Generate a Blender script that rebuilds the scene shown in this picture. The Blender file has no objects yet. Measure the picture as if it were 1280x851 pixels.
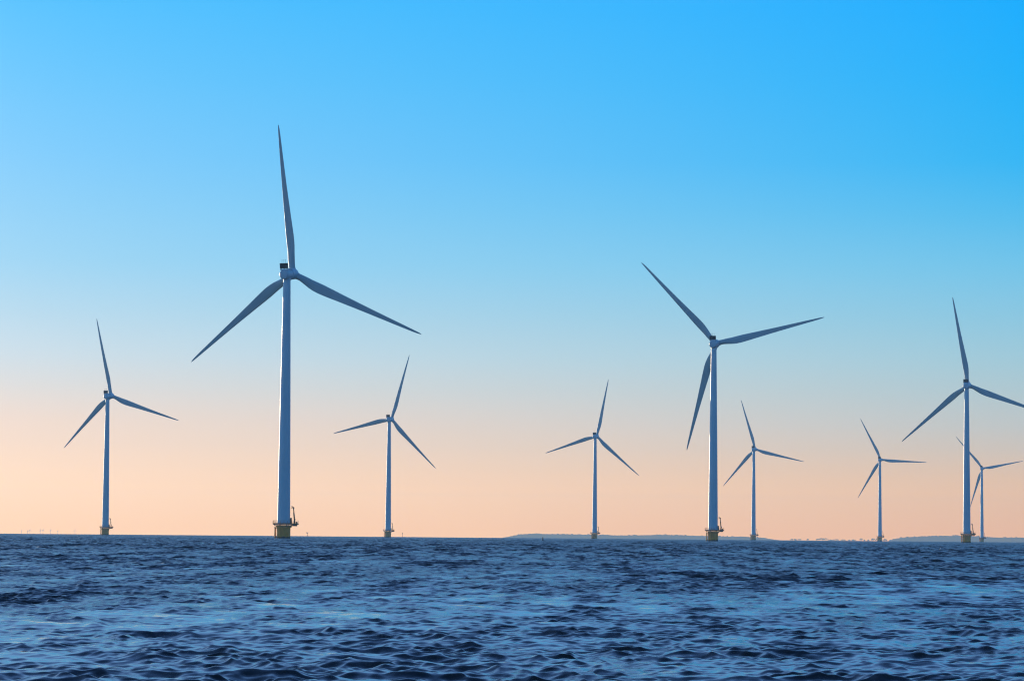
import bpy, bmesh, math, random
import numpy as np
from mathutils import Vector, Matrix, Euler

R = math.radians
sc = bpy.context.scene
COL = sc.collection

# ------------------------------------------------------------------ camera
EYE = 1.6
cam = bpy.data.cameras.new("camera")
cam.sensor_width = 36.0
cam.lens = 3830.26 / 1280 * 36
cam.clip_start = 0.5
cam.clip_end = 60000
camo = bpy.data.objects.new("camera", cam)
COL.objects.link(camo)
camo.matrix_world = Matrix.Translation((0, 0, EYE)) @ Matrix.Rotation(R(90 + 3.6444), 4, 'X') @ Matrix.Rotation(R(0.496), 4, 'Z')
sc.camera = camo

# ------------------------------------------------------------------ sun and sky
SUN_AZ, SUN_EL = -28.0, 4.0
sun = bpy.data.lights.new("sun", 'SUN')
sun.energy = 3.0
sun.angle = R(0.5)
sun.color = (1.0, 0.76, 0.52)
suno = bpy.data.objects.new("sun", sun)
COL.objects.link(suno)
sd = Vector((math.sin(R(SUN_AZ)) * math.cos(R(SUN_EL)), math.cos(R(SUN_AZ)) * math.cos(R(SUN_EL)), math.sin(R(SUN_EL))))
suno.rotation_euler = sd.to_track_quat('Z', 'Y').to_euler()
suno.location = (-60, -40, 80)


def s2l(c):
    out = []
    for v in c:
        v /= 255.0
        out.append(v / 12.92 if v <= 0.04045 else ((v + 0.055) / 1.055) ** 2.4)
    return tuple(out)


# colours of the clear evening sky by elevation (degrees): towards the glow, away from it, behind
SKY_LEFT = [(-2, (255, 216, 187)), (0.1, (255, 216, 187)), (1.1, (255, 224, 199)), (2.1, (243, 224, 210)), (3.3, (208, 225, 234)),
            (5.0, (163, 216, 245)), (7.0, (133, 207, 253)), (10.0, (89, 196, 255)), (13, (150, 220, 284)), (20, (150, 210, 290)), (30, (112, 174, 268)), (60, (52, 106, 200)), (90, (38, 70, 130))]
SKY_RIGHT = [(-2, (225, 186, 165)), (0.1, (225, 186, 165)), (1.1, (219, 192, 172)), (2.1, (193, 200, 199)), (3.3, (164, 203, 216)),
             (5.0, (120, 198, 233)), (7.0, (60, 183, 244)), (10.0, (30, 174, 254)), (13, (132, 212, 282)), (20, (142, 206, 288)), (30, (106, 170, 266)), (60, (50, 104, 198)), (90, (38, 70, 130))]
SKY_BACK = [(-2, (176, 150, 156)), (0.1, (176, 150, 156)), (4, (148, 170, 208)), (10, (104, 170, 232)), (20, (72, 160, 236)),
            (40, (50, 118, 196)), (90, (38, 70, 130))]
HAZE_D, HAZE_TOP, HAZE_FAR = 7.0e-5, 190.0, 14300.0
AIR = (0.27, 0.42, 0.565)                               # what the lit haze itself adds over an endless path

world = bpy.data.worlds.new("World")
sc.world = world
world.use_nodes = True
nt = world.node_tree
nt.nodes.clear()


def node(tree, kind, **kw):
    n = tree.nodes.new(kind)
    for k, v in kw.items():
        setattr(n, k, v)
    return n


def mth(tree, op, a, b=None, c=None, clamp=False):
    n = tree.nodes.new('ShaderNodeMath')
    n.operation = op
    n.use_clamp = clamp
    for i, v in enumerate((a, b, c)):
        if v is None:
            continue
        if isinstance(v, (int, float)):
            n.inputs[i].default_value = v
        else:
            tree.links.new(v, n.inputs[i])
    return n.outputs[0]


tc = node(nt, 'ShaderNodeTexCoord')
sep = node(nt, 'ShaderNodeSeparateXYZ')
nt.links.new(tc.outputs['Generated'], sep.inputs[0])
elev = mth(nt, 'MULTIPLY', mth(nt, 'ARCSINE', sep.outputs['Z']), 180 / math.pi)
epos = mth(nt, 'POWER', mth(nt, 'DIVIDE', mth(nt, 'MAXIMUM', mth(nt, 'ADD', elev, 2.0), 0.0), 92.0), 0.5)
azim = mth(nt, 'MULTIPLY', mth(nt, 'ARCTAN2', sep.outputs['X'], sep.outputs['Y']), 180 / math.pi)


def ramp(stops):
    n = nt.nodes.new('ShaderNodeValToRGB')
    nt.links.new(epos, n.inputs[0])
    el = n.color_ramp.elements
    while len(el) > 1:
        el.remove(el[-1])
    n.color_ramp.interpolation = 'LINEAR'
    es = [-2.0, 0.1, 0.4, 0.75, 0.95, 1.25, 1.65, 2.1, 2.7, 3.3, 4.1, 5.0, 6.0, 7.0, 8.5, 10.0, 13.0, 16.0, 20.0, 24.0, 30.0, 45.0, 60.0, 90.0]
    stops = [(e, tuple(float(np.interp(e, [s_[0] for s_ in stops], [s_[1][q_] for s_ in stops])) for q_ in range(3))) for e in es]
    for i, (e, c) in enumerate(stops):
        p = math.sqrt((e + 2) / 92.0)
        q = el[0] if i == 0 else el.new(p)
        q.position = p
        # the sky stands behind the haze: its own radiance is what is left once the air's share is taken off
        path = min(HAZE_FAR, (HAZE_TOP - EYE) / math.sin(R(max(e, 0.05))))
        tr = math.exp(-HAZE_D * path)
        q.color = (*[max(0.0, (v - (1 - tr) * a) / tr) * 0.5 for v, a in zip(s2l(c), AIR)], 1)
    return n.outputs[0]


def mix(tree, f, a, b):
    n = tree.nodes.new('ShaderNodeMix')
    n.data_type = 'RGBA'
    tree.links.new(f, n.inputs['Factor'])
    tree.links.new(a, n.inputs['A'])
    tree.links.new(b, n.inputs['B'])
    return n.outputs['Result']


def smooth(tree, v, lo, hi):
    n = tree.nodes.new('ShaderNodeMapRange')
    n.interpolation_type = 'SMOOTHSTEP'
    tree.links.new(v, n.inputs['Value'])
    n.inputs['From Min'].default_value = lo
    n.inputs['From Max'].default_value = hi
    return n.outputs[0]


f_lr = mth(nt, 'DIVIDE', mth(nt, 'ADD', azim, 10.0), 20.0, clamp=True)
front = mix(nt, f_lr, ramp(SKY_LEFT), ramp(SKY_RIGHT))
f_back = mth(nt, 'ADD', smooth(nt, azim, 14, 60), smooth(nt, mth(nt, 'MULTIPLY', azim, -1), 95, 150), clamp=True)
graded = mix(nt, f_back, front, ramp(SKY_BACK))
# the warm glow round the low sun, left of the view
sund = node(nt, 'ShaderNodeVectorMath', operation='DOT_PRODUCT')
nt.links.new(tc.outputs['Generated'], sund.inputs[0])
sund.inputs[1].default_value = (math.sin(R(SUN_AZ)) * math.cos(R(SUN_EL)), math.cos(R(SUN_AZ)) * math.cos(R(SUN_EL)), math.sin(R(SUN_EL)))
glow_f = mth(nt, 'POWER', mth(nt, 'MAXIMUM', sund.outputs['Value'], 0.0), 85.0)
glow = node(nt, 'ShaderNodeMix', data_type='RGBA', blend_type='ADD')
nt.links.new(glow_f, glow.inputs['Factor'])
nt.links.new(graded, glow.inputs['A'])
glow.inputs['B'].default_value = (1.3, 0.85, 0.5, 1)
graded = glow.outputs['Result']
nish = node(nt, 'ShaderNodeTexSky', sky_type='NISHITA', sun_disc=False)
nish.sun_elevation = R(SUN_EL)
nish.sun_rotation = R(SUN_AZ % 360)
nish.air_density = 1.0
nish.dust_density = 0.6
bg1 = node(nt, 'ShaderNodeBackground')
bg1.inputs['Strength'].default_value = 0.05          # the physical part, mostly on the high sky
bg2 = node(nt, 'ShaderNodeBackground')
bg2.inputs['Strength'].default_value = 2.0
nt.links.new(nish.outputs[0], bg1.inputs['Color'])
nt.links.new(graded, bg2.inputs['Color'])
mixw = node(nt, 'ShaderNodeMixShader')
fw = mth(nt, 'MULTIPLY', smooth(nt, elev, 12, 45), 0.35)
nt.links.new(fw, mixw.inputs[0])
nt.links.new(bg2.outputs[0], mixw.inputs[1])
nt.links.new(bg1.outputs[0], mixw.inputs[2])
wout = node(nt, 'ShaderNodeOutputWorld')
nt.links.new(mixw.outputs[0], wout.inputs['Surface'])
world.cycles.sampling_method = 'MANUAL'
world.cycles.sample_map_resolution = 1024

sc.view_settings.view_transform = 'Standard'
sc.view_settings.look = 'None'
sc.view_settings.exposure = 0.0
sc.view_settings.gamma = 1.0
sc.view_settings.use_curve_mapping = False
sc.render.engine = 'CYCLES'
cy = sc.cycles
cy.max_bounces = 5
cy.diffuse_bounces = 2
cy.glossy_bounces = 3
cy.transmission_bounces = 2
cy.volume_bounces = 1
cy.use_denoising = True
cy.use_adaptive_sampling = True
cy.adaptive_threshold = 0.005
cy.sample_clamp_indirect = 3.0
sc.render.film_transparent = False
cy.filter_width = 1.15

# ------------------------------------------------------------------ helpers
RE = 7.4e6                                             # earth radius with refraction


def dropz(d):
    return -d * d / (2 * RE)


def mat(name, color, rough=0.5, metallic=0.0, noise=None, spec=0.5):
    m = bpy.data.materials.new(name)
    m.use_nodes = True
    t = m.node_tree
    b = t.nodes['Principled BSDF']
    b.inputs['Base Color'].default_value = (*color, 1)
    b.inputs['Roughness'].default_value = rough
    b.inputs['Metallic'].default_value = metallic
    b.inputs['Specular IOR Level'].default_value = spec
    if noise:
        scale, dark, stretch = noise
        g = t.nodes.new('ShaderNodeTexCoord')
        mp = t.nodes.new('ShaderNodeMapping')
        mp.inputs['Scale'].default_value = stretch
        t.links.new(g.outputs['Object'], mp.inputs[0])
        n = t.nodes.new('ShaderNodeTexNoise')
        n.inputs['Scale'].default_value = scale
        n.inputs['Detail'].default_value = 6
        t.links.new(mp.outputs[0], n.inputs['Vector'])
        cr = t.nodes.new('ShaderNodeValToRGB')
        cr.color_ramp.elements[0].position = 0.35
        cr.color_ramp.elements[1].position = 0.65
        cr.color_ramp.elements[0].color = (*[c * dark for c in color], 1)
        cr.color_ramp.elements[1].color = (*color, 1)
        t.links.new(n.outputs['Fac'], cr.inputs[0])
        t.links.new(cr.outputs[0], b.inputs['Base Color'])
    return m


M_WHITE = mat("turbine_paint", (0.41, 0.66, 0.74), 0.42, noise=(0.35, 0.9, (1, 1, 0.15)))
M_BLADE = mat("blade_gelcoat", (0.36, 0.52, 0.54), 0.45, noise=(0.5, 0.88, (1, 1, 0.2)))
M_YELLOW = mat("yellow_coating", (0.95, 0.43, 0.05), 0.55, noise=(0.9, 0.7, (1, 1, 0.25)))
M_CRANE = mat("weathered_yellow_steel", (0.62, 0.20, 0.04), 0.6, noise=(2.0, 0.55, (1, 1, 1)))
M_DECK = mat("grating_steel", (0.32, 0.16, 0.08), 0.7, noise=(2.0, 0.6, (1, 1, 1)))
M_DARK = mat("cooler_black", (0.018, 0.022, 0.025), 0.55, noise=(3.0, 0.6, (1, 1, 1)))
M_FOREST = mat("far_woodland", (0.045, 0.06, 0.035), 0.9, noise=(0.03, 0.6, (1, 1, 1)), spec=0.1)
M_LAND = mat("far_fields", (0.08, 0.09, 0.05), 0.9, noise=(0.01, 0.7, (1, 1, 1)), spec=0.1)
M_POLE = mat("dark_steel_pole", (0.05, 0.04, 0.035), 0.6, noise=(3.0, 0.7, (1, 1, 1)))
M_FLOAT = mat("white_plastic", (0.8, 0.8, 0.8), 0.4, noise=(6.0, 0.85, (1, 1, 1)))
M_BARK = mat("bark", (0.06, 0.05, 0.04), 0.9, noise=(0.5, 0.7, (1, 1, 1)), spec=0.1)



def foundation_weathering(m):
    """weed and wet grime round the waterline and rust runs below the flange"""
    t = m.node_tree
    b = t.nodes['Principled BSDF']
    src = b.inputs['Base Color'].links[0].from_socket
    g = t.nodes.new('ShaderNodeTexCoord')
    sp = t.nodes.new('ShaderNodeSeparateXYZ')
    t.links.new(g.outputs['Object'], sp.inputs[0])
    n = t.nodes.new('ShaderNodeTexNoise')
    n.inputs['Scale'].default_value = 1.4
    n.inputs['Detail'].default_value = 5
    t.links.new(g.outputs['Object'], n.inputs['Vector'])
    lvl = mth(t, 'ADD', sp.outputs['Z'], mth(t, 'MULTIPLY', n.outputs['Fac'], -1.1))
    f = smooth(t, lvl, 0.45, -0.1)
    mx = t.nodes.new('ShaderNodeMix')
    mx.data_type = 'RGBA'
    t.links.new(f, mx.inputs['Factor'])
    t.links.new(src, mx.inputs['A'])
    mx.inputs['B'].default_value = (0.05, 0.045, 0.02, 1)
    t.links.new(mx.outputs['Result'], b.inputs['Base Color'])


foundation_weathering(M_YELLOW)


def link(name, bm, m, parent=None, smooth_angle=None):
    me = bpy.data.meshes.new(name)
    bm.normal_update()
    bm.to_mesh(me)
    bm.free()
    me.materials.append(m)
    if smooth_angle is not None:
        for p in me.polygons:
            p.use_smooth = True
        me.set_sharp_from_angle(angle=R(smooth_angle))
    o = bpy.data.objects.new(name, me)
    COL.objects.link(o)
    if parent:
        o.parent = parent
    return o


def lathe(bm, prof, seg=32, axis='Z', off=(0, 0, 0)):
    rings = []
    off = Vector(off)
    for r, h in prof:
        ring = []
        for i in range(seg):
            a = 2 * math.pi * i / seg
            c, s = r * math.cos(a), r * math.sin(a)
            p = (c, s, h) if axis == 'Z' else (c, h, -s)
            ring.append(bm.verts.new(off + Vector(p)))
        rings.append(ring)
    for a, b in zip(rings, rings[1:]):
        for i in range(seg):
            j = (i + 1) % seg
            bm.faces.new((a[i], a[j], b[j], b[i]))
    bm.faces.new(list(reversed(rings[0])))
    bm.faces.new(rings[-1])


def tube(bm, p0, p1, r0, r1=None, seg=10):
    p0, p1 = Vector(p0), Vector(p1)
    r1 = r0 if r1 is None else r1
    q = (p1 - p0).to_track_quat('Z', 'Y')
    ra, rb = [], []
    for i in range(seg):
        a = 2 * math.pi * i / seg
        v = Vector((math.cos(a), math.sin(a), 0))
        ra.append(bm.verts.new(p0 + q @ (v * r0)))
        rb.append(bm.verts.new(p1 + q @ (v * r1)))
    for i in range(seg):
        j = (i + 1) % seg
        bm.faces.new((ra[i], ra[j], rb[j], rb[i]))
    bm.faces.new(list(reversed(ra)))
    bm.faces.new(rb)


def box(bm, c, s, rot=None):
    vs = []
    for z in (-.5, .5):
        for x, y in ((-.5, -.5), (.5, -.5), (.5, .5), (-.5, .5)):
            v = Vector((x * s[0], y * s[1], z * s[2]))
            if rot:
                v = rot @ v
            vs.append(bm.verts.new(Vector(c) + v))
    for f in ((3, 2, 1, 0), (4, 5, 6, 7), (0, 1, 5, 4), (1, 2, 6, 5), (2, 3, 7, 6), (3, 0, 4, 7)):
        bm.faces.new([vs[i] for i in f])


def thing(name, label, cat, loc=(0, 0, 0), group=None):
    o = bpy.data.objects.new(name, None)
    o.empty_display_size = 1
    COL.objects.link(o)
    o.location = loc
    tag(o, label, cat, group)
    return o


def tag(o, label=None, cat=None, group=None, kind=None):
    if label:
        o["label"] = label
    if cat:
        o["category"] = cat
    if group:
        o["group"] = group
    if kind:
        o["kind"] = kind


# ------------------------------------------------------------------ water: one wave-carved sheet following the earth's curve
rng = np.random.default_rng(11)


def build_water():
    az_in = np.radians(np.linspace(-11.5, 11.5, 960))
    az_out = np.radians(np.concatenate([np.linspace(-180, -12.3, 70)]))
    az_out2 = np.radians(np.linspace(12.3, 180, 70))
    az = np.concatenate([az_out, az_in, az_out2])
    rows = [3.0, 12.0, 22.0, 32.0, 40.0]                # the fan springs from a point on the shore 25 m behind the eye
    d = 48.0
    while d < 1600:
        rows.append(d)
        d += max(0.03, 0.00072 * (d - 25))
    while d < 5200:
        rows.append(d)
        d *= 1.012
    rows.append(5300.0)
    dist = np.array(rows)
    nr, nc = len(dist), len(az)
    D, A = np.meshgrid(dist, az, indexing='ij')
    D, A = D.astype(np.float32), A.astype(np.float32)
    X = D * np.sin(A)
    Y = D * np.cos(A) - np.float32(25)
    Z = np.zeros_like(X)
    DX = np.zeros_like(X)
    DY = np.zeros_like(X)
    dr = np.gradient(dist)[:, None].astype(np.float32)
    # calm streaks and gust patches that modulate the short chop
    def slow(seed, lam):
        r2 = np.random.default_rng(seed)
        v = np.zeros_like(X)
        for k in range(9):
            th = r2.uniform(0, 2 * math.pi)
            L = lam * r2.uniform(0.6, 1.8)
            v += np.sin(2 * math.pi * (X * math.cos(th) * 1.6 + Y * math.sin(th) * 0.6) / L + r2.uniform(0, 6.28))
        return v / 3.0
    n1 = slow(3, 22.0)
    band = np.exp(-(((Y - (68 + 1.7 * X)) + 5 * n1) / 17.0) ** 2)
    gust = np.clip(1.10 + 0.16 * n1 - 0.42 * band + 0.30 * slow(21, 4.0), 0.3, 1.7)
    mid = np.clip(1.05 + 0.15 * slow(8, 60.0) - 0.3 * band, 0.5, 1.5)
    tt = np.clip((D - 65.0) / 420.0, 0, 1)
    open_ = mid * (0.62 + 1.4 * tt * tt * (3 - 2 * tt))     # longer, steeper seas out from the shelter of the shore
    lam_min, lam_max, N = 0.11, 4.5, 200
    u = (np.arange(N) + rng.random(N)) / N
    lams = lam_min * (lam_max / lam_min) ** u
    noct = math.log2(lam_max / lam_min)
    wind = math.radians(203 + 8)
    inner = (np.abs(A) < math.radians(11.6)).astype(np.float32)
    miss = np.zeros_like(X)
    for lam in lams:
        k = 2 * math.pi / lam
        th = wind + rng.normal(0, 0.5 if lam > 1.2 else 0.75)
        so = float(np.interp(math.log2(lam), [-3.2, -2.6, -2, -1, 0, 1, 2.2], [0.08, 0.10, 0.125, 0.138, 0.105, 0.070, 0.052]))
        a = math.sqrt(2) * so * math.sqrt(noct / N) / k
        kx, ky = np.float32(k * math.sin(th)), np.float32(k * math.cos(th))
        ph0 = np.float32(rng.uniform(0, 6.2832))
        a = np.float32(a)
        # fade a component out where the mesh cannot carry it
        need = lam / (np.abs(math.cos(th)) * dr + D * 0.00042 * abs(math.sin(th)) + 1e-6)
        fade = np.clip((need - 2.4) / 2.0, 0, 1)
        rowon = np.nonzero(fade[:, fade.shape[1] // 2] > 0)[0]
        mod = gust if lam < 1.1 else (mid if lam < 1.5 else open_)
        if len(rowon):
            r0, r1 = rowon[0], rowon[-1] + 1
            sl = slice(r0, r1)
            ph = kx * X[sl] + ky * Y[sl] + ph0
            am = a * fade[sl] * inner[sl] * mod[sl]
            Z[sl] += am * np.cos(ph)
            s = am * np.sin(ph) * 0.95
            DX[sl] -= s * math.sin(th)
            DY[sl] -= s * math.cos(th)
        miss += (so ** 2 * noct / N) * (1 - (fade * inner) ** 2) * mod ** 2
    near = np.exp(-np.maximum(D - 25, 0) / 160.0)                           # ripples finer than a pixel go over into roughness
    # crests a little sharper than troughs
    X2, Y2 = X + DX, Y + DY
    Zc = Z - (X2 ** 2 + Y2 ** 2) / (2 * RE)
    co = np.stack([X2, Y2, Zc], -1).reshape(-1, 3).astype(np.float32)
    # centre vertex closes the disc
    nv = nr * nc
    co = np.concatenate([co, np.array([[0, -25, -0.02]], np.float32)])
    i = np.arange(nr - 1)[:, None]
    j = np.arange(nc)[None, :]
    jn = (j + 1) % nc
    quads = np.stack([i * nc + j, i * nc + jn, (i + 1) * nc + jn, (i + 1) * nc + j], -1)
    quads = quads[:, :nc - 1].reshape(-1, 4)             # az -180 and 180 meet
    quads = quads[:, ::-1]
    jj = np.arange(nc - 1)
    tris = np.stack([np.full(nc - 1, nv), jj + 1, jj], -1)
    me = bpy.data.meshes.new("water")
    me.vertices.add(len(co))
    me.vertices.foreach_set("co", co.ravel())
    nl = quads.size + tris.size
    me.loops.add(nl)
    me.loops.foreach_set("vertex_index", np.concatenate([quads.ravel(), tris.ravel()]).astype(np.int32))
    npoly = len(quads) + len(tris)
    me.polygons.add(npoly)
    starts = np.concatenate([np.arange(len(quads)) * 4, quads.size + np.arange(len(tris)) * 3]).astype(np.int32)
    me.polygons.foreach_set("loop_start", starts)
    me.polygons.foreach_set("use_smooth", np.ones(npoly, bool))
    me.update(calc_edges=True)
    at = me.attributes.new("chop", 'FLOAT', 'POINT')
    at.data.foreach_set("value", np.concatenate([np.sqrt(miss).ravel(), [0.1]]).astype(np.float32))
    at = me.attributes.new("ripple", 'FLOAT', 'POINT')
    at.data.foreach_set("value", np.concatenate([(gust * near).ravel(), [1.0]]).astype(np.float32))
    me.materials.append(water_material())
    o = bpy.data.objects.new("water", me)
    COL.objects.link(o)
    tag(o, "choppy dark blue water with short wind waves", "water", kind='structure')
    print("water verts", len(co))


def water_material():
    m = bpy.data.materials.new("lake_water")
    m.use_nodes = True
    t = m.node_tree
    b = t.nodes['Principled BSDF']
    b.inputs['Base Color'].default_value = (0.028, 0.027, 0.022, 1)
    b.inputs['Roughness'].default_value = 0.06
    b.inputs['IOR'].default_value = 1.333
    g = t.nodes.new('ShaderNodeNewGeometry')

    def slopes(scale, detail, rot, sx, sy):
        mp = t.nodes.new('ShaderNodeMapping')
        mp.inputs['Rotation'].default_value = (0, 0, R(rot))
        mp.inputs['Scale'].default_value = (sx, sy, 1)
        t.links.new(g.outputs['Position'], mp.inputs[0])
        n = t.nodes.new('ShaderNodeTexNoise')
        n.inputs['Scale'].default_value = scale
        n.inputs['Detail'].default_value = detail
        n.inputs['Roughness'].default_value = 0.6
        t.links.new(mp.outputs[0], n.inputs['Vector'])
        v = t.nodes.new('ShaderNodeVectorMath')
        v.operation = 'SUBTRACT'
        t.links.new(n.outputs['Color'], v.inputs[0])
        v.inputs[1].default_value = (0.5, 0.5, 0.5)
        return v.outputs[0]

    def vscale(v, s):
        n = t.nodes.new('ShaderNodeVectorMath')
        n.operation = 'MULTIPLY'
        t.links.new(v, n.inputs[0])
        if isinstance(s, tuple):
            n.inputs[1].default_value = s
        else:
            c = t.nodes.new('ShaderNodeCombineXYZ')
            for q in range(2):
                t.links.new(s, c.inputs[q])
            t.links.new(c.outputs[0], n.inputs[1])
        return n.outputs[0]

    def vadd(a, b_):
        n = t.nodes.new('ShaderNodeVectorMath')
        n.operation = 'ADD'
        t.links.new(a, n.inputs[0])
        t.links.new(b_, n.inputs[1])
        return n.outputs[0]

    rip = t.nodes.new('ShaderNodeAttribute')
    rip.attribute_name = "ripple"
    chop = t.nodes.new('ShaderNodeAttribute')
    chop.attribute_name = "chop"
    micro = slopes(7.0, 4.0, 22, 0.55, 1.2)              # ripples 0.05 - 0.25 m, always finer than the mesh
    micro = vscale(micro, mth(t, 'MULTIPLY', rip.outputs['Fac'], 0.48))
    # chop the mesh cannot carry: fine streaky facets drawn out along the wind, their steep fronts on the lee side,
    # and the rest as roughness
    fa = slopes(1.6, 4.0, -23, 1.0, 0.10)
    fb = slopes(0.35, 3.0, -23, 1.0, 0.06)
    facets = vscale(vadd(fa, fb), mth(t, 'MULTIPLY', chop.outputs['Fac'], 6.5))
    lean = t.nodes.new('ShaderNodeCombineXYZ')
    lean.inputs[0].default_value = math.sin(R(203))
    lean.inputs[1].default_value = math.cos(R(203))
    lee = vscale(lean.outputs[0], mth(t, 'MULTIPLY', chop.outputs['Fac'], 0.26))
    var = mth(t, 'MULTIPLY', mth(t, 'MULTIPLY', chop.outputs['Fac'], chop.outputs['Fac']), 0.25)
    al2 = mth(t, 'ADD', var, 0.00001)
    t.links.new(mth(t, 'POWER', al2, 0.25), b.inputs['Roughness'])
    tot = vscale(vadd(vadd(micro, facets), lee), (1, 1, 0))
    nn = vadd(g.outputs['Normal'], tot)
    nrm = t.nodes.new('ShaderNodeVectorMath')
    nrm.operation = 'NORMALIZE'
    t.links.new(nn, nrm.inputs[0])
    t.links.new(nrm.outputs[0], b.inputs['Normal'])
    return m


build_water()


# ------------------------------------------------------------------ haze: real air over the whole scene
def build_haze():
    bm = bmesh.new()
    x0, x1, y0, y1, z0, z1 = -6500, 6500, -5600, HAZE_FAR, -20, HAZE_TOP
    box(bm, ((x0 + x1) / 2, (y0 + y1) / 2, (z0 + z1) / 2), (x1 - x0, y1 - y0, z1 - z0))
    m = bpy.data.materials.new("evening_haze")
    m.use_nodes = True
    t = m.node_tree
    t.nodes.remove(t.nodes['Principled BSDF'])
    v = t.nodes.new('ShaderNodeVolumePrincipled')
    v.inputs['Color'].default_value = (0.39, 0.74, 1.0, 1)
    v.inputs['Density'].default_value = HAZE_D
    v.inputs['Anisotropy'].default_value = 0.2
    t.links.new(v.outputs[0], t.nodes['Material Output'].inputs['Volume'])
    o = link("haze", bm, m)
    tag(o, "thin evening haze over the water", "haze", kind='stuff')
    o.display_type = 'WIRE'


build_haze()

# ------------------------------------------------------------------ far land
DF = 12600.0                                           # distance of the far shore
HZ_DIP = math.sqrt(2 * EYE / RE)
F = 3830.26


def az_of(px):
    return (px - 640) / F


def above(px_h, d):
    """height (true z) of something seen px_h pixels above the sea horizon at distance d"""
    return EYE + d * (-HZ_DIP + px_h / F)


def hill(name, prof, label, seed):
    r = random.Random(seed)
    bm = bmesh.new()
    xs = [p[0] for p in prof]
    n = int((xs[-1] - xs[0]) / 0.8)
    depth = [(-260, 0.0), (-170, 0.45), (-80, 0.8), (0, 1.0), (250, 0.95), (700, 0.5), (1200, 0.0)]
    grid = []
    bump = 0
    for i in range(n + 1):
        px = xs[0] + (xs[-1] - xs[0]) * i / n
        h = np.interp(px, xs, [p[1] for p in prof])
        bump = 0.6 * bump + r.uniform(-1, 1) * 0.16
        col = []
        for dd, f in depth:
            d = DF + dd
            base = dropz(d) - 1.0
            top = above(max(h + bump * min(1, h / 3), 0.0), d)
            z = base + (top - base) * f + (r.uniform(-1, 1) * 1.2 if 0.3 < f < 1 else 0)
            a = az_of(px)
            col.append(bm.verts.new((d * math.sin(a), d * math.cos(a), z)))
        grid.append(col)
    for a, b in zip(grid, grid[1:]):
        for k in range(len(depth) - 1):
            bm.faces.new((a[k], b[k], b[k + 1], a[k + 1]))
    o = link(name, bm, M_FOREST, smooth_angle=60)
    tag(o, label, "hill", kind='structure')
    return o


HILL_A = [(x_, y_ * 0.9) for x_, y_ in [(630, 0.2), (636, 1.3), (644, 3.1), (655, 4.9), (668, 6.2), (674, 6.4), (680, 5.7), (700, 5.6), (745, 5.3), (775, 4.6), (800, 5.0), (830, 6.0), (850, 5.6),
          (885, 4.8), (905, 4.5), (930, 4.3), (950, 3.4), (960, 2.2), (968, 1.0), (974, 0.2)]]
HILL_B = [(x_, y_ * 0.93) for x_, y_ in [(1110, 0.8), (1116, 2.4), (1122, 4.2), (1132, 5.6), (1150, 6.3), (1165, 7.4), (1180, 7.7), (1200, 8.1), (1212, 7.9), (1228, 6.6), (1245, 6.0), (1262, 6.3), (1285, 6.2),
          (1320, 5.2), (1360, 2.0), (1375, 0.2)]]
hill("hill", HILL_A, "long low blue wooded hill on the horizon left of centre turbines", 4)
hill("hill", HILL_B, "higher hazy blue wooded hill on the horizon at right", 5)


def woodland(profiles, seed):
    """the uneven tree line along the hill tops: countless crowns in one mesh"""
    r = random.Random(seed)
    bm = bmesh.new()
    for prof in profiles:
        xs = [p[0] for p in prof]
        hs = [p[1] for p in prof]
        px = xs[0] + 6
        while px < xs[-1] - 6:
            h = float(np.interp(px, xs, hs))
            if h > 2 and r.random() < 0.75:
                d = DF + r.uniform(-60, 200)
                s = r.uniform(2.0, 4.6)
                z = above(h, d) + r.uniform(-2.2, 0.6)
                a = az_of(px)
                mt = Matrix.Translation((d * math.sin(a), d * math.cos(a), z)) @ Matrix.Diagonal((s * r.uniform(1, 1.8), s, s * r.uniform(0.5, 0.85), 1)) @ Euler((r.random() * 6, r.random() * 6, 0)).to_matrix().to_4x4()
                bmesh.ops.create_icosphere(bm, subdivisions=1, radius=1.0, matrix=mt)
            px += r.uniform(0.3, 2.4)
    o = link("far_woodland", bm, M_FOREST)
    tag(o, "hazy blue tree line along the tops of the distant hills", "woodland", kind='stuff')


woodland([HILL_A, HILL_B], 9)


def far_shore():
    bm = bmesh.new()
    pr = []
    for i in range(60):
        px = 955 + i * 3.0
        a = az_of(px)
        col = []
        for dd, z in ((-150, -1.5), (-120, 1.6), (-100, 1.8), (900, 1.2), (1000, -1.5)):
            d = DF + dd
            col.append(bm.verts.new((d * math.sin(a), d * math.cos(a), dropz(d) + z)))
        pr.append(col)
    for a, b in zip(pr, pr[1:]):
        for k in range(4):
            bm.faces.new((a[k], b[k], b[k + 1], a[k + 1]))
    o = link("far_shore", bm, M_LAND)
    tag(o, "low flat far shore between the hills", "shore", kind='structure')


far_shore()


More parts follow.
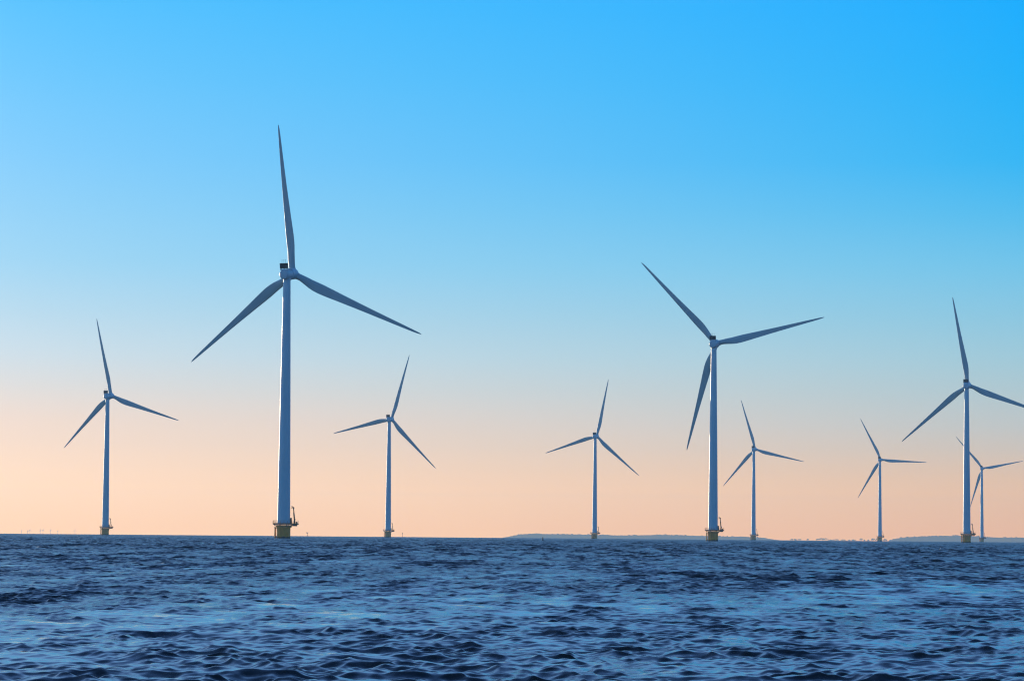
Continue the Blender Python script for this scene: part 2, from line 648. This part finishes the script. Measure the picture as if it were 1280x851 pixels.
def far_tree(px0, px1, h, label, seed, group="trees on the far shore"):
    r = random.Random(seed)
    d = DF + r.uniform(0, 120)
    a = az_of((px0 + px1) / 2)
    base = Vector((d * math.sin(a), d * math.cos(a), dropz(d) + 1.3))
    root = thing("tree", label, "tree", base, group)
    w = (px1 - px0) / F * d
    top = above(h, d) - base.z
    bm = bmesh.new()
    tube(bm, (0, 0, -0.5), (0, 0, top * 0.5), 0.45, 0.3, 8)
    n = max(1, int(w / 9))
    for k in range(n):
        x = (k + 0.5) / n * w - w / 2
        tube(bm, (0, 0, top * 0.2), (x, r.uniform(-2, 2), top * 0.62), 0.3, 0.12, 6)
    link("trunk", bm, M_BARK, root)
    bm = bmesh.new()
    for k in range(14 + int(w * 1.6)):
        x = r.uniform(-0.5, 0.5) * w
        zz = top * (0.42 + 0.5 * r.random() * (1 - abs(x / w) ** 2 * 1.2))
        s = r.uniform(0.8, 1.9)
        mt = Matrix.Translation((x, r.uniform(-3, 3), zz)) @ Matrix.Diagonal((s * 1.2, s, s * r.uniform(0.6, 0.9), 1)) @ Euler((r.random() * 6, r.random() * 6, 0)).to_matrix().to_4x4()
        bmesh.ops.create_icosphere(bm, subdivisions=1, radius=1.0, matrix=mt)
    link("crown", bm, M_FOREST, root)


ROW = "tiny hazy tree in the low broken row on the far shore"
TREES = [(988.5, 991.5, 2.1, ROW), (992.5, 996, 1.9, ROW), (997.5, 1001.8, 2.2, ROW),
         (1008.6, 1011.0, 2.3, "tiny lone tree on the horizon between two gaps, left of the broad clump"),
         (1020.5, 1024, 2.6, "small dark tree touching the left side of the broad far clump"),
         (1024, 1034, 3.4, "broad rounded blue tree clump, widest on the far shore"),
         (1035, 1040, 1.7, ROW), (1040.5, 1044, 1.8, ROW), (1044, 1048, 2.2, ROW), (1050.5, 1056.8, 1.8, ROW), (1060, 1062.5, 1.5, ROW), (1064, 1069.2, 1.9, ROW),
         (1074, 1077.4, 3.6, "tall narrow tree on the far shore left of the smaller right-hand turbine"),
         (1079.2, 1080.4, 1.9, ROW), (1083.4, 1085.9, 1.8, ROW),
         (1088.2, 1092.6, 3.4, "blocky hazy blue tree left of a turbine foot on the horizon"),
         (1093.2, 1098.0, 3.5, "hazy blue tree crowding the left of a turbine foot"),
         (1102.4, 1108, 3.0, "hazy blue tree just right of a turbine foot on the horizon"),
         (1110.5, 1114.5, 2.0, "low dark tree at the left tip of the right-hand hill")]
for i, (a, b, h, lab) in enumerate(TREES):
    far_tree(a, b, h, lab, 50 + i)

# ------------------------------------------------------------------ wind turbines
HUBZ, OVER, BLEN, PREB, TILT = 95.0, 4.6, 54.0, 2.2, R(6)


def airfoil(tc_, circ, n=24):
    """closed section, chord 0..1 from nose to tail, y thickness; blended towards a circle"""
    pts = []
    for i in range(n):
        a = 2 * math.pi * i / n
        x = 0.5 - 0.5 * math.cos(a)
        yt = 5 * tc_ * (0.2969 * math.sqrt(max(x, 0)) - 0.126 * x - 0.3516 * x ** 2 + 0.2843 * x ** 3 - 0.1036 * x ** 4)
        y = yt if a < math.pi else -yt * 0.75
        y += 0.03 * math.sin(math.pi * x)
        yc = 0.5 * math.sin(a)
        pts.append((x, y * (1 - circ) + yc * circ))
    return pts


def blade_mesh():
    bm = bmesh.new()
    rs = [1.3, 2.4, 3.6, 5, 6.5, 8, 10, 12, 14, 17, 20, 24, 28, 32, 36, 40, 44, 47.5, 50.5, 52.5, 53.6, 54.0]
    ch = np.interp(rs, [1.3, 3.6, 6.5, 9.5, 12, 15, 20, 30, 40, 48, 52, 53.5, 54], [2.3, 2.35, 2.95, 3.5, 3.65, 3.5, 3.0, 2.15, 1.5, 1.0, 0.7, 0.4, 0.12])
    ci = np.interp(rs, [1.3, 3.4, 8.5, 54], [1, 1, 0, 0])
    th = np.interp(rs, [1.3, 8, 14, 25, 54], [0.9, 0.5, 0.32, 0.24, 0.17])
    tw = np.interp(rs, [1.3, 8, 14, 25, 40, 54], [16, 15, 11, 6, 2.5, 1])
    rings = []
    for r, c, q, t_, w in zip(rs, ch, ci, th, tw):
        beta = R(w + 2)
        ring = []
        pa = 0.5 * q + 0.32 * (1 - q)
        yb = PREB * (r / BLEN) ** 2
        for x, y in airfoil(t_, q):
            X, Y = (x - pa) * c, y * c
            # nose at -X; nose leans into the wind (+Y) with twist
            ring.append(bm.verts.new((X * math.cos(beta) + Y * math.sin(beta), -X * math.sin(beta) + Y * math.cos(beta) + yb, r)))
        rings.append(ring)
    n = len(rings[0])
    for a, b in zip(rings, rings[1:]):
        for i in range(n):
            j = (i + 1) % n
            bm.faces.new((a[i], b[i], b[j], a[j]))
    bm.faces.new(rings[0])
    bm.faces.new(list(reversed(rings[-1])))
    bmesh.ops.recalc_face_normals(bm, faces=bm.faces)
    return bm


def mk(name, bm, m, ang=35):
    """mesh data only"""
    me = bpy.data.meshes.new(name)
    bmesh.ops.recalc_face_normals(bm, faces=bm.faces)
    bm.to_mesh(me)
    bm.free()
    me.materials.append(m)
    for p in me.polygons:
        p.use_smooth = True
    me.set_sharp_from_angle(angle=R(ang))
    return me


def meshes():
    md = {}
    # tower: flat conical shell from the foundation flange to the nacelle, ring joints between its cans
    bm = bmesh.new()
    prof = [(2.30, 5.32), (2.30, 5.5)]
    z0, z1 = 5.5, 93.1
    for k in range(1, 4):
        z = z0 + (z1 - z0) * k / 4
        r = 2.29 + (1.30 - 2.29) * ((z - z0) / (z1 - z0)) ** 1.15
        prof += [(r + 0.004, z - 0.14), (r + 0.035, z - 0.12), (r + 0.035, z + 0.12), (r - 0.002, z + 0.14)]
    prof += [(1.30, z1)]
    lathe(bm, prof, 48)
    md['tower'] = mk('tower', bm, M_WHITE)
    # transition piece
    bm = bmesh.new()
    lathe(bm, [(2.42, -4.0), (2.42, 3.7), (2.50, 3.9), (2.50, 4.85)], 48)
    md['transition_piece'] = mk('transition_piece', bm, M_YELLOW)
    bm = bmesh.new()
    lathe(bm, [(2.506, 3.95), (2.86, 4.0), (2.86, 4.75), (2.506, 4.84)], 48)
    md['collar'] = mk('collar', bm, M_YELLOW)
    # boat landing: two fender tubes and a rung ladder on the left side
    bm = bmesh.new()
    for y in (-1.0, 1.0):
        tube(bm, (-3.05, y, -3), (-3.05, y, 4.3), 0.17, seg=12)
        for z in (0.6, 3.6):
            tube(bm, (-3.05, y, z), (-2.3, y * 0.8, z), 0.12)
    for y in (-0.3, 0.3):
        tube(bm, (-2.75, y, -2), (-2.75, y, 5.25), 0.05)
    for k in range(24):
        tube(bm, (-2.75, -0.3, -1.8 + k * 0.3), (-2.75, 0.3, -1.8 + k * 0.3), 0.025, seg=6)
    md['boat_landing'] = mk('boat_landing', bm, M_YELLOW)
    # deck: ring plus the laydown wing on the crane side
    bm = bmesh.new()
    seg = 48
    def ring(r, z):
        return [bm.verts.new((r * math.cos(2 * math.pi * i / seg), r * math.sin(2 * math.pi * i / seg), z)) for i in range(seg)]
    a, b, c, d_ = ring(2.36, 4.98), ring(3.95, 4.98), ring(3.95, 5.30), ring(2.36, 5.30)
    for p, q in ((a, b), (b, c), (c, d_), (d_, a)):
        for i in range(seg):
            j = (i + 1) % seg
            bm.faces.new((p[i], p[j], q[j], q[i]))
    box(bm, (4.28, 0, 5.12), (1.9, 3.6, 0.355))
    for y in (-1.4, 0, 1.4):
        box(bm, (3.75, y, 4.70), (2.0, 0.2, 0.46))
    for k in range(8):
        an = 2 * math.pi * (k + 0.5) / 8
        if math.cos(an) < 0.8:
            tube(bm, (2.5 * math.cos(an), 2.5 * math.sin(an), 4.2), (3.7 * math.cos(an), 3.7 * math.sin(an), 4.99), 0.1)
    md['deck'] = mk('deck', bm, M_DECK)
    # railing
    bm = bmesh.new()
    path = []
    half = math.asin(1.75 / 3.88)
    for k in range(33):
        an = half + (2 * math.pi - 2 * half) * k / 32
        path.append((3.88 * math.cos(an), 3.88 * math.sin(an)))
    path += [(5.17, -1.75), (5.17, 0), (5.17, 1.75), path[0]]
    for (xa, ya), (xb, yb) in zip(path, path[1:]):
        for z in (5.62, 5.98, 6.42):
            tube(bm, (xa, ya, z), (xb, yb, z), 0.035, seg=6)
        box(bm, ((xa + xb) / 2, (ya + yb) / 2, 5.40), (abs(xb - xa) + 0.02, abs(yb - ya) + 0.02, 0.16))
    for (xa, ya) in path[::2]:
        tube(bm, (xa, ya, 5.28), (xa, ya, 6.42), 0.045, seg=6)
    md['railing'] = mk('railing', bm, M_CRANE)
    # davit crane
    bm = bmesh.new()
    lathe(bm, [(0.42, 5.30), (0.42, 5.45), (0.30, 5.5), (0.27, 6.7), (0.36, 6.75), (0.36, 7.0)], 16, off=(3.85, 0, 0))
    tube(bm, (3.85, 0, 6.9), (3.42, 0, 10.9), 0.22, 0.17, 12)
    tube(bm, (3.62, -0.28, 6.9), (3.40, 0, 9.4), 0.08, 0.08)
    box(bm, (3.40, 0, 11.0), (0.62, 0.4, 0.5))
    tube(bm, (3.42, 0, 11.1), (2.75, 0, 11.6), 0.17, 0.13, 10)
    tube(bm, (2.80, 0, 11.55), (2.80, 0, 11.0), 0.05)
    box(bm, (2.80, 0, 10.9), (0.22, 0.16, 0.28))
    box(bm, (4.55, 0.5, 5.68), (0.6, 0.6, 0.75))
    md['davit_crane'] = mk('davit_crane', bm, M_CRANE)
    # cabinet on the deck beside the tower
    bm = bmesh.new()
    box(bm, (2.55, 0.15, 6.32), (0.62, 0.9, 2.0))
    box(bm, (2.55, 0.15, 7.36), (0.74, 1.0, 0.06))
    md['cabinet'] = mk('cabinet', bm, M_DECK)
    # nacelle: axis along +Y, origin at tower top centre line / hub height
    bm = bmesh.new()
    prof = [(0.9, -2.85), (1.45, -2.78), (1.78, -2.45), (1.88, -1.9), (1.90, 0.6), (1.90, 1.3), (2.02, 1.36), (2.06, 1.5), (2.06, 2.75), (1.95, 2.95), (1.6, 3.02)]
    lathe(bm, prof, 40, axis='Y')
    box(bm, (0, -0.45, 1.72), (2.9, 4.0, 0.5))
    lathe(bm, [(1.42, -2.05), (1.42, -1.6), (1.55, -1.2)], 40)
    md['nacelle'] = mk('nacelle', bm, M_WHITE)
    # cooler on posts
    bm = bmesh.new()
    box(bm, (0, -2.15, 3.07), (2.95, 0.75, 1.9))
    for k in range(9):
        box(bm, (0, -2.55, 2.27 + k * 0.2), (2.75, 0.07, 0.06), Matrix.Rotation(R(25), 3, 'X'))
    for x in (-1.38, 1.38):
        box(bm, (x, -2.565, 3.07), (0.14, 0.08, 1.9))
    for x in (-1.2, 0, 1.2):
        box(bm, (x, -2.15, 2.04), (0.14, 0.5, 0.16))
    md['cooler'] = mk('cooler', bm, M_DARK)
    bm = bmesh.new()
    tube(bm, (0, 0, 0), (0, 0, 1.15), 0.05, 0.035, 8)
    tube(bm, (0, 0, 1.0), (0, 0, 1.28), 0.09, 0.07, 8)
    md['sensor_rod'] = mk('sensor_rod', bm, M_DARK)
    # hub with spinner, origin at rotor centre, axis +Y
    bm = bmesh.new()
    lathe(bm, [(1.55, -1.50), (1.85, -1.45), (1.98, -1.0), (2.0, 0.1), (1.88, 0.9), (1.55, 1.6), (1.05, 2.1), (0.5, 2.38), (0.05, 2.45)], 40, axis='Y')
    for k in range(3):
        an = R(90 + 120 * k)
        dv = Vector((math.cos(an), 0, math.sin(an)))
        tube(bm, dv * 1.2, dv * 2.05, 1.36, 1.27, 28)
    md['hub'] = mk('hub', bm, M_WHITE)
    md['blade'] = mk('blade', blade_mesh(), M_BLADE, 50)
    return md


MD = meshes()


def part(name, parent, M=None):
    o = bpy.data.objects.new(name, MD[name])
    COL.objects.link(o)
    o.parent = parent
    if M is not None:
        o.matrix_local = M
    return o


def turbine(az, d, theta, yaw, label):
    root = thing("wind_turbine", label, "wind turbine", (d * math.sin(az), d * math.cos(az), dropz(d)), "offshore wind turbines in the water")
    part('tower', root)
    tp = part('transition_piece', root)
    part('collar', tp)
    part('boat_landing', tp)
    dk = part('deck', root)
    part('railing', dk)
    part('davit_crane', root)
    part('cabinet', root)
    al = R(yaw)
    n = Vector((math.sin(al) * math.cos(TILT), math.cos(al) * math.cos(TILT), math.sin(TILT)))
    u = Vector((math.cos(al), -math.sin(al), 0))
    v = u.cross(n)
    hub = n * OVER
    hub.z = HUBZ
    def frame(x, y, z, o):
        return Matrix(((x.x, y.x, z.x, o.x), (x.y, y.y, z.y, o.y), (x.z, y.z, z.z, o.z), (0, 0, 0, 1)))
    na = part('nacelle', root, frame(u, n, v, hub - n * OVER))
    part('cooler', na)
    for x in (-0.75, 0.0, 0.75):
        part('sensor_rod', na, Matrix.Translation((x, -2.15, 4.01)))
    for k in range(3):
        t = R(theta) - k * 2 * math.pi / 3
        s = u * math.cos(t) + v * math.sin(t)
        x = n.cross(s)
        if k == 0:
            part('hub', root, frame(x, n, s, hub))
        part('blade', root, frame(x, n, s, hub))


TURB = [(-0.13116, 2108.2, 101.33, 23.99, "white wind turbine standing alone leftmost, one blade pointing almost straight up"),
        (-0.07372, 1098.3, 95.28, 23.06, "largest and nearest white wind turbine with yellow foot, one blade straight up"),
        (-0.03982, 2468.0, 72.39, 21.07, "mid-sized white wind turbine with upright blade leaning right, just right of largest turbine"),
        (0.02742, 2841.3, 77.13, 19.80, "white wind turbine in front of the long low hill, upright blade leaning right"),
        (0.06591, 1472.9, 132.91, 16.47, "second largest white wind turbine, one blade hanging down beside its tower"),
        (0.07904, 3221.9, 105.99, 23.39, "small white wind turbine close right of the second largest turbine"),
        (0.11979, 3608.0, 116.67, 22.04, "small white wind turbine among hazy shore trees, one blade pointing level right"),
        (0.14757, 1866.5, 99.38, 19.06, "large white wind turbine at right whose blade crosses the picture's right edge"),
        (0.15241, 4010.0, 130.25, 21.98, "smallest white wind turbine, partly behind the tower of the large right-hand turbine")]
for t in TURB:
    turbine(*t)


# ------------------------------------------------------------------ tiny turbines far beyond the horizon
def far_turbine(px, hubpx, blen, theta, label):
    d = 13900.0
    a = az_of(px)
    base = Vector((d * math.sin(a), d * math.cos(a), dropz(d) - 1))
    hz = above(hubpx, d) - base.z
    bm = bmesh.new()
    lathe(bm, [(0.9, 0), (0.6, hz - 0.8)], 16)
    box(bm, (0, -0.4, hz), (1.6, 3.6, 1.5))
    lathe(bm, [(0.9, 1.95), (0.9, 2.8), (0.3, 3.6)], 14, axis='Y', off=(0, 0, hz))
    for k in range(3):
        t = R(theta + 120 * k)
        dv = Vector((math.cos(t), 0, math.sin(t)))
        tube(bm, Vector((0, 2.5, hz)) + dv * 0.5, Vector((0, 2.5, hz)) + dv * blen * 0.25, 0.35, 0.5, 8)
        tube(bm, Vector((0, 2.5, hz)) + dv * blen * 0.25, Vector((0, 2.5, hz)) + dv * blen, 0.5, 0.1, 8)
    o = link("distant_wind_turbine", bm, M_WHITE, smooth_angle=40)
    o.location = base
    o.rotation_euler = (0, 0, R(-20))
    tag(o, label, "wind turbine", "tiny turbines on the far horizon")


FARW = [(35.3, 3.8, 11, 2, "tiny wind turbine on the horizon, first of the far left row"),
        (42.5, 3.6, 11, 95, "tiny wind turbine, left one of the first close pair on the horizon"),
        (45.4, 4.3, 12, 80, "tiny wind turbine, right one of the first close pair on the horizon"),
        (58.3, 4.6, 12, 100, "tiny wind turbine, left one of the second close pair on the horizon"),
        (61.4, 4.6, 12, 75, "tiny wind turbine, right one of the second close pair on the horizon"),
        (70.5, 4.8, 13, 98, "tallest tiny wind turbine on the horizon, just right of the second pair"),
        (79.4, 3.6, 10, 40, "faint tiny wind turbine second nearest to the leftmost large turbine"),
        (100.4, 4.6, 12, 85, "tiny wind turbine on the horizon nearest to the leftmost large turbine")]
for f in FARW:
    far_turbine(*f)

# ------------------------------------------------------------------ small marks on the water
def at_water(px, d):
    a = az_of(px)
    return Vector((d * math.sin(a), d * math.cos(a), dropz(d)))


rt = thing("navigation_beacon", "small T-shaped beacon on a thin pole, right of the largest turbine's foot", "beacon", at_water(387.6, 3000))
bm = bmesh.new()
tube(bm, (0, 0, -3), (0, 0, 3.2), 0.22, 0.2, 10)
for z in (0.8, 1.6, 2.4):
    tube(bm, (-0.35, 0, z), (0.35, 0, z), 0.05, seg=6)
link("pole", bm, M_CRANE, rt, 40)
bm = bmesh.new()
box(bm, (-0.55, 0, 3.42), (1.9, 0.9, 0.5))
box(bm, (-0.55, 0, 3.72), (2.05, 1.0, 0.08))
tube(bm, (-0.9, 0, 3.76), (-0.9, 0, 4.1), 0.1)
link("topmark", bm, M_CRANE, rt, 30)

rt = thing("marker_pole", "thin dark marker pole on the horizon right of the left-of-centre turbine", "marker", at_water(505.4, 3000))
bm = bmesh.new()
tube(bm, (0, 0, -3), (0, 0, 4.2), 0.2, 0.14, 10)
link("pole", bm, M_POLE, rt, 40)
bm = bmesh.new()
lathe(bm, [(0.14, 3.6), (0.3, 3.75), (0.3, 4.25), (0.1, 4.45)], 12)
link("topmark", bm, M_POLE, rt, 40)

rt = thing("spar_buoy", "dark upright spar buoy on the water left of the hill-front turbine", "buoy", at_water(680.6, 1120))
bm = bmesh.new()
lathe(bm, [(0.1, -0.8), (0.42, -0.5), (0.42, 0.18), (0.2, 0.32), (0.17, 0.95), (0.1, 1.0)], 16)
link("buoy_body", bm, M_POLE, rt, 40)
bm = bmesh.new()
lathe(bm, [(0.05, 1.0), (0.2, 1.06), (0.2, 1.22), (0.04, 1.35)], 12)
link("lantern", bm, M_POLE, rt, 40)

rt = thing("float", "tiny white float bobbing on the waves below the right-hand hill", "float", at_water(1173.4, 470) + Vector((0, 0, 0.12)))
bm = bmesh.new()
lathe(bm, [(0.02, -0.14), (0.1, -0.12), (0.16, -0.02), (0.16, 0.06), (0.1, 0.15), (0.035, 0.17), (0.035, 0.24), (0.01, 0.25)], 20)
link("float_body", bm, M_FLOAT, rt, 50)
bm = bmesh.new()
lathe(bm, [(0.163, -0.005), (0.172, 0.0), (0.172, 0.035), (0.163, 0.04)], 20)
link("band", bm, M_POLE, rt, 50)
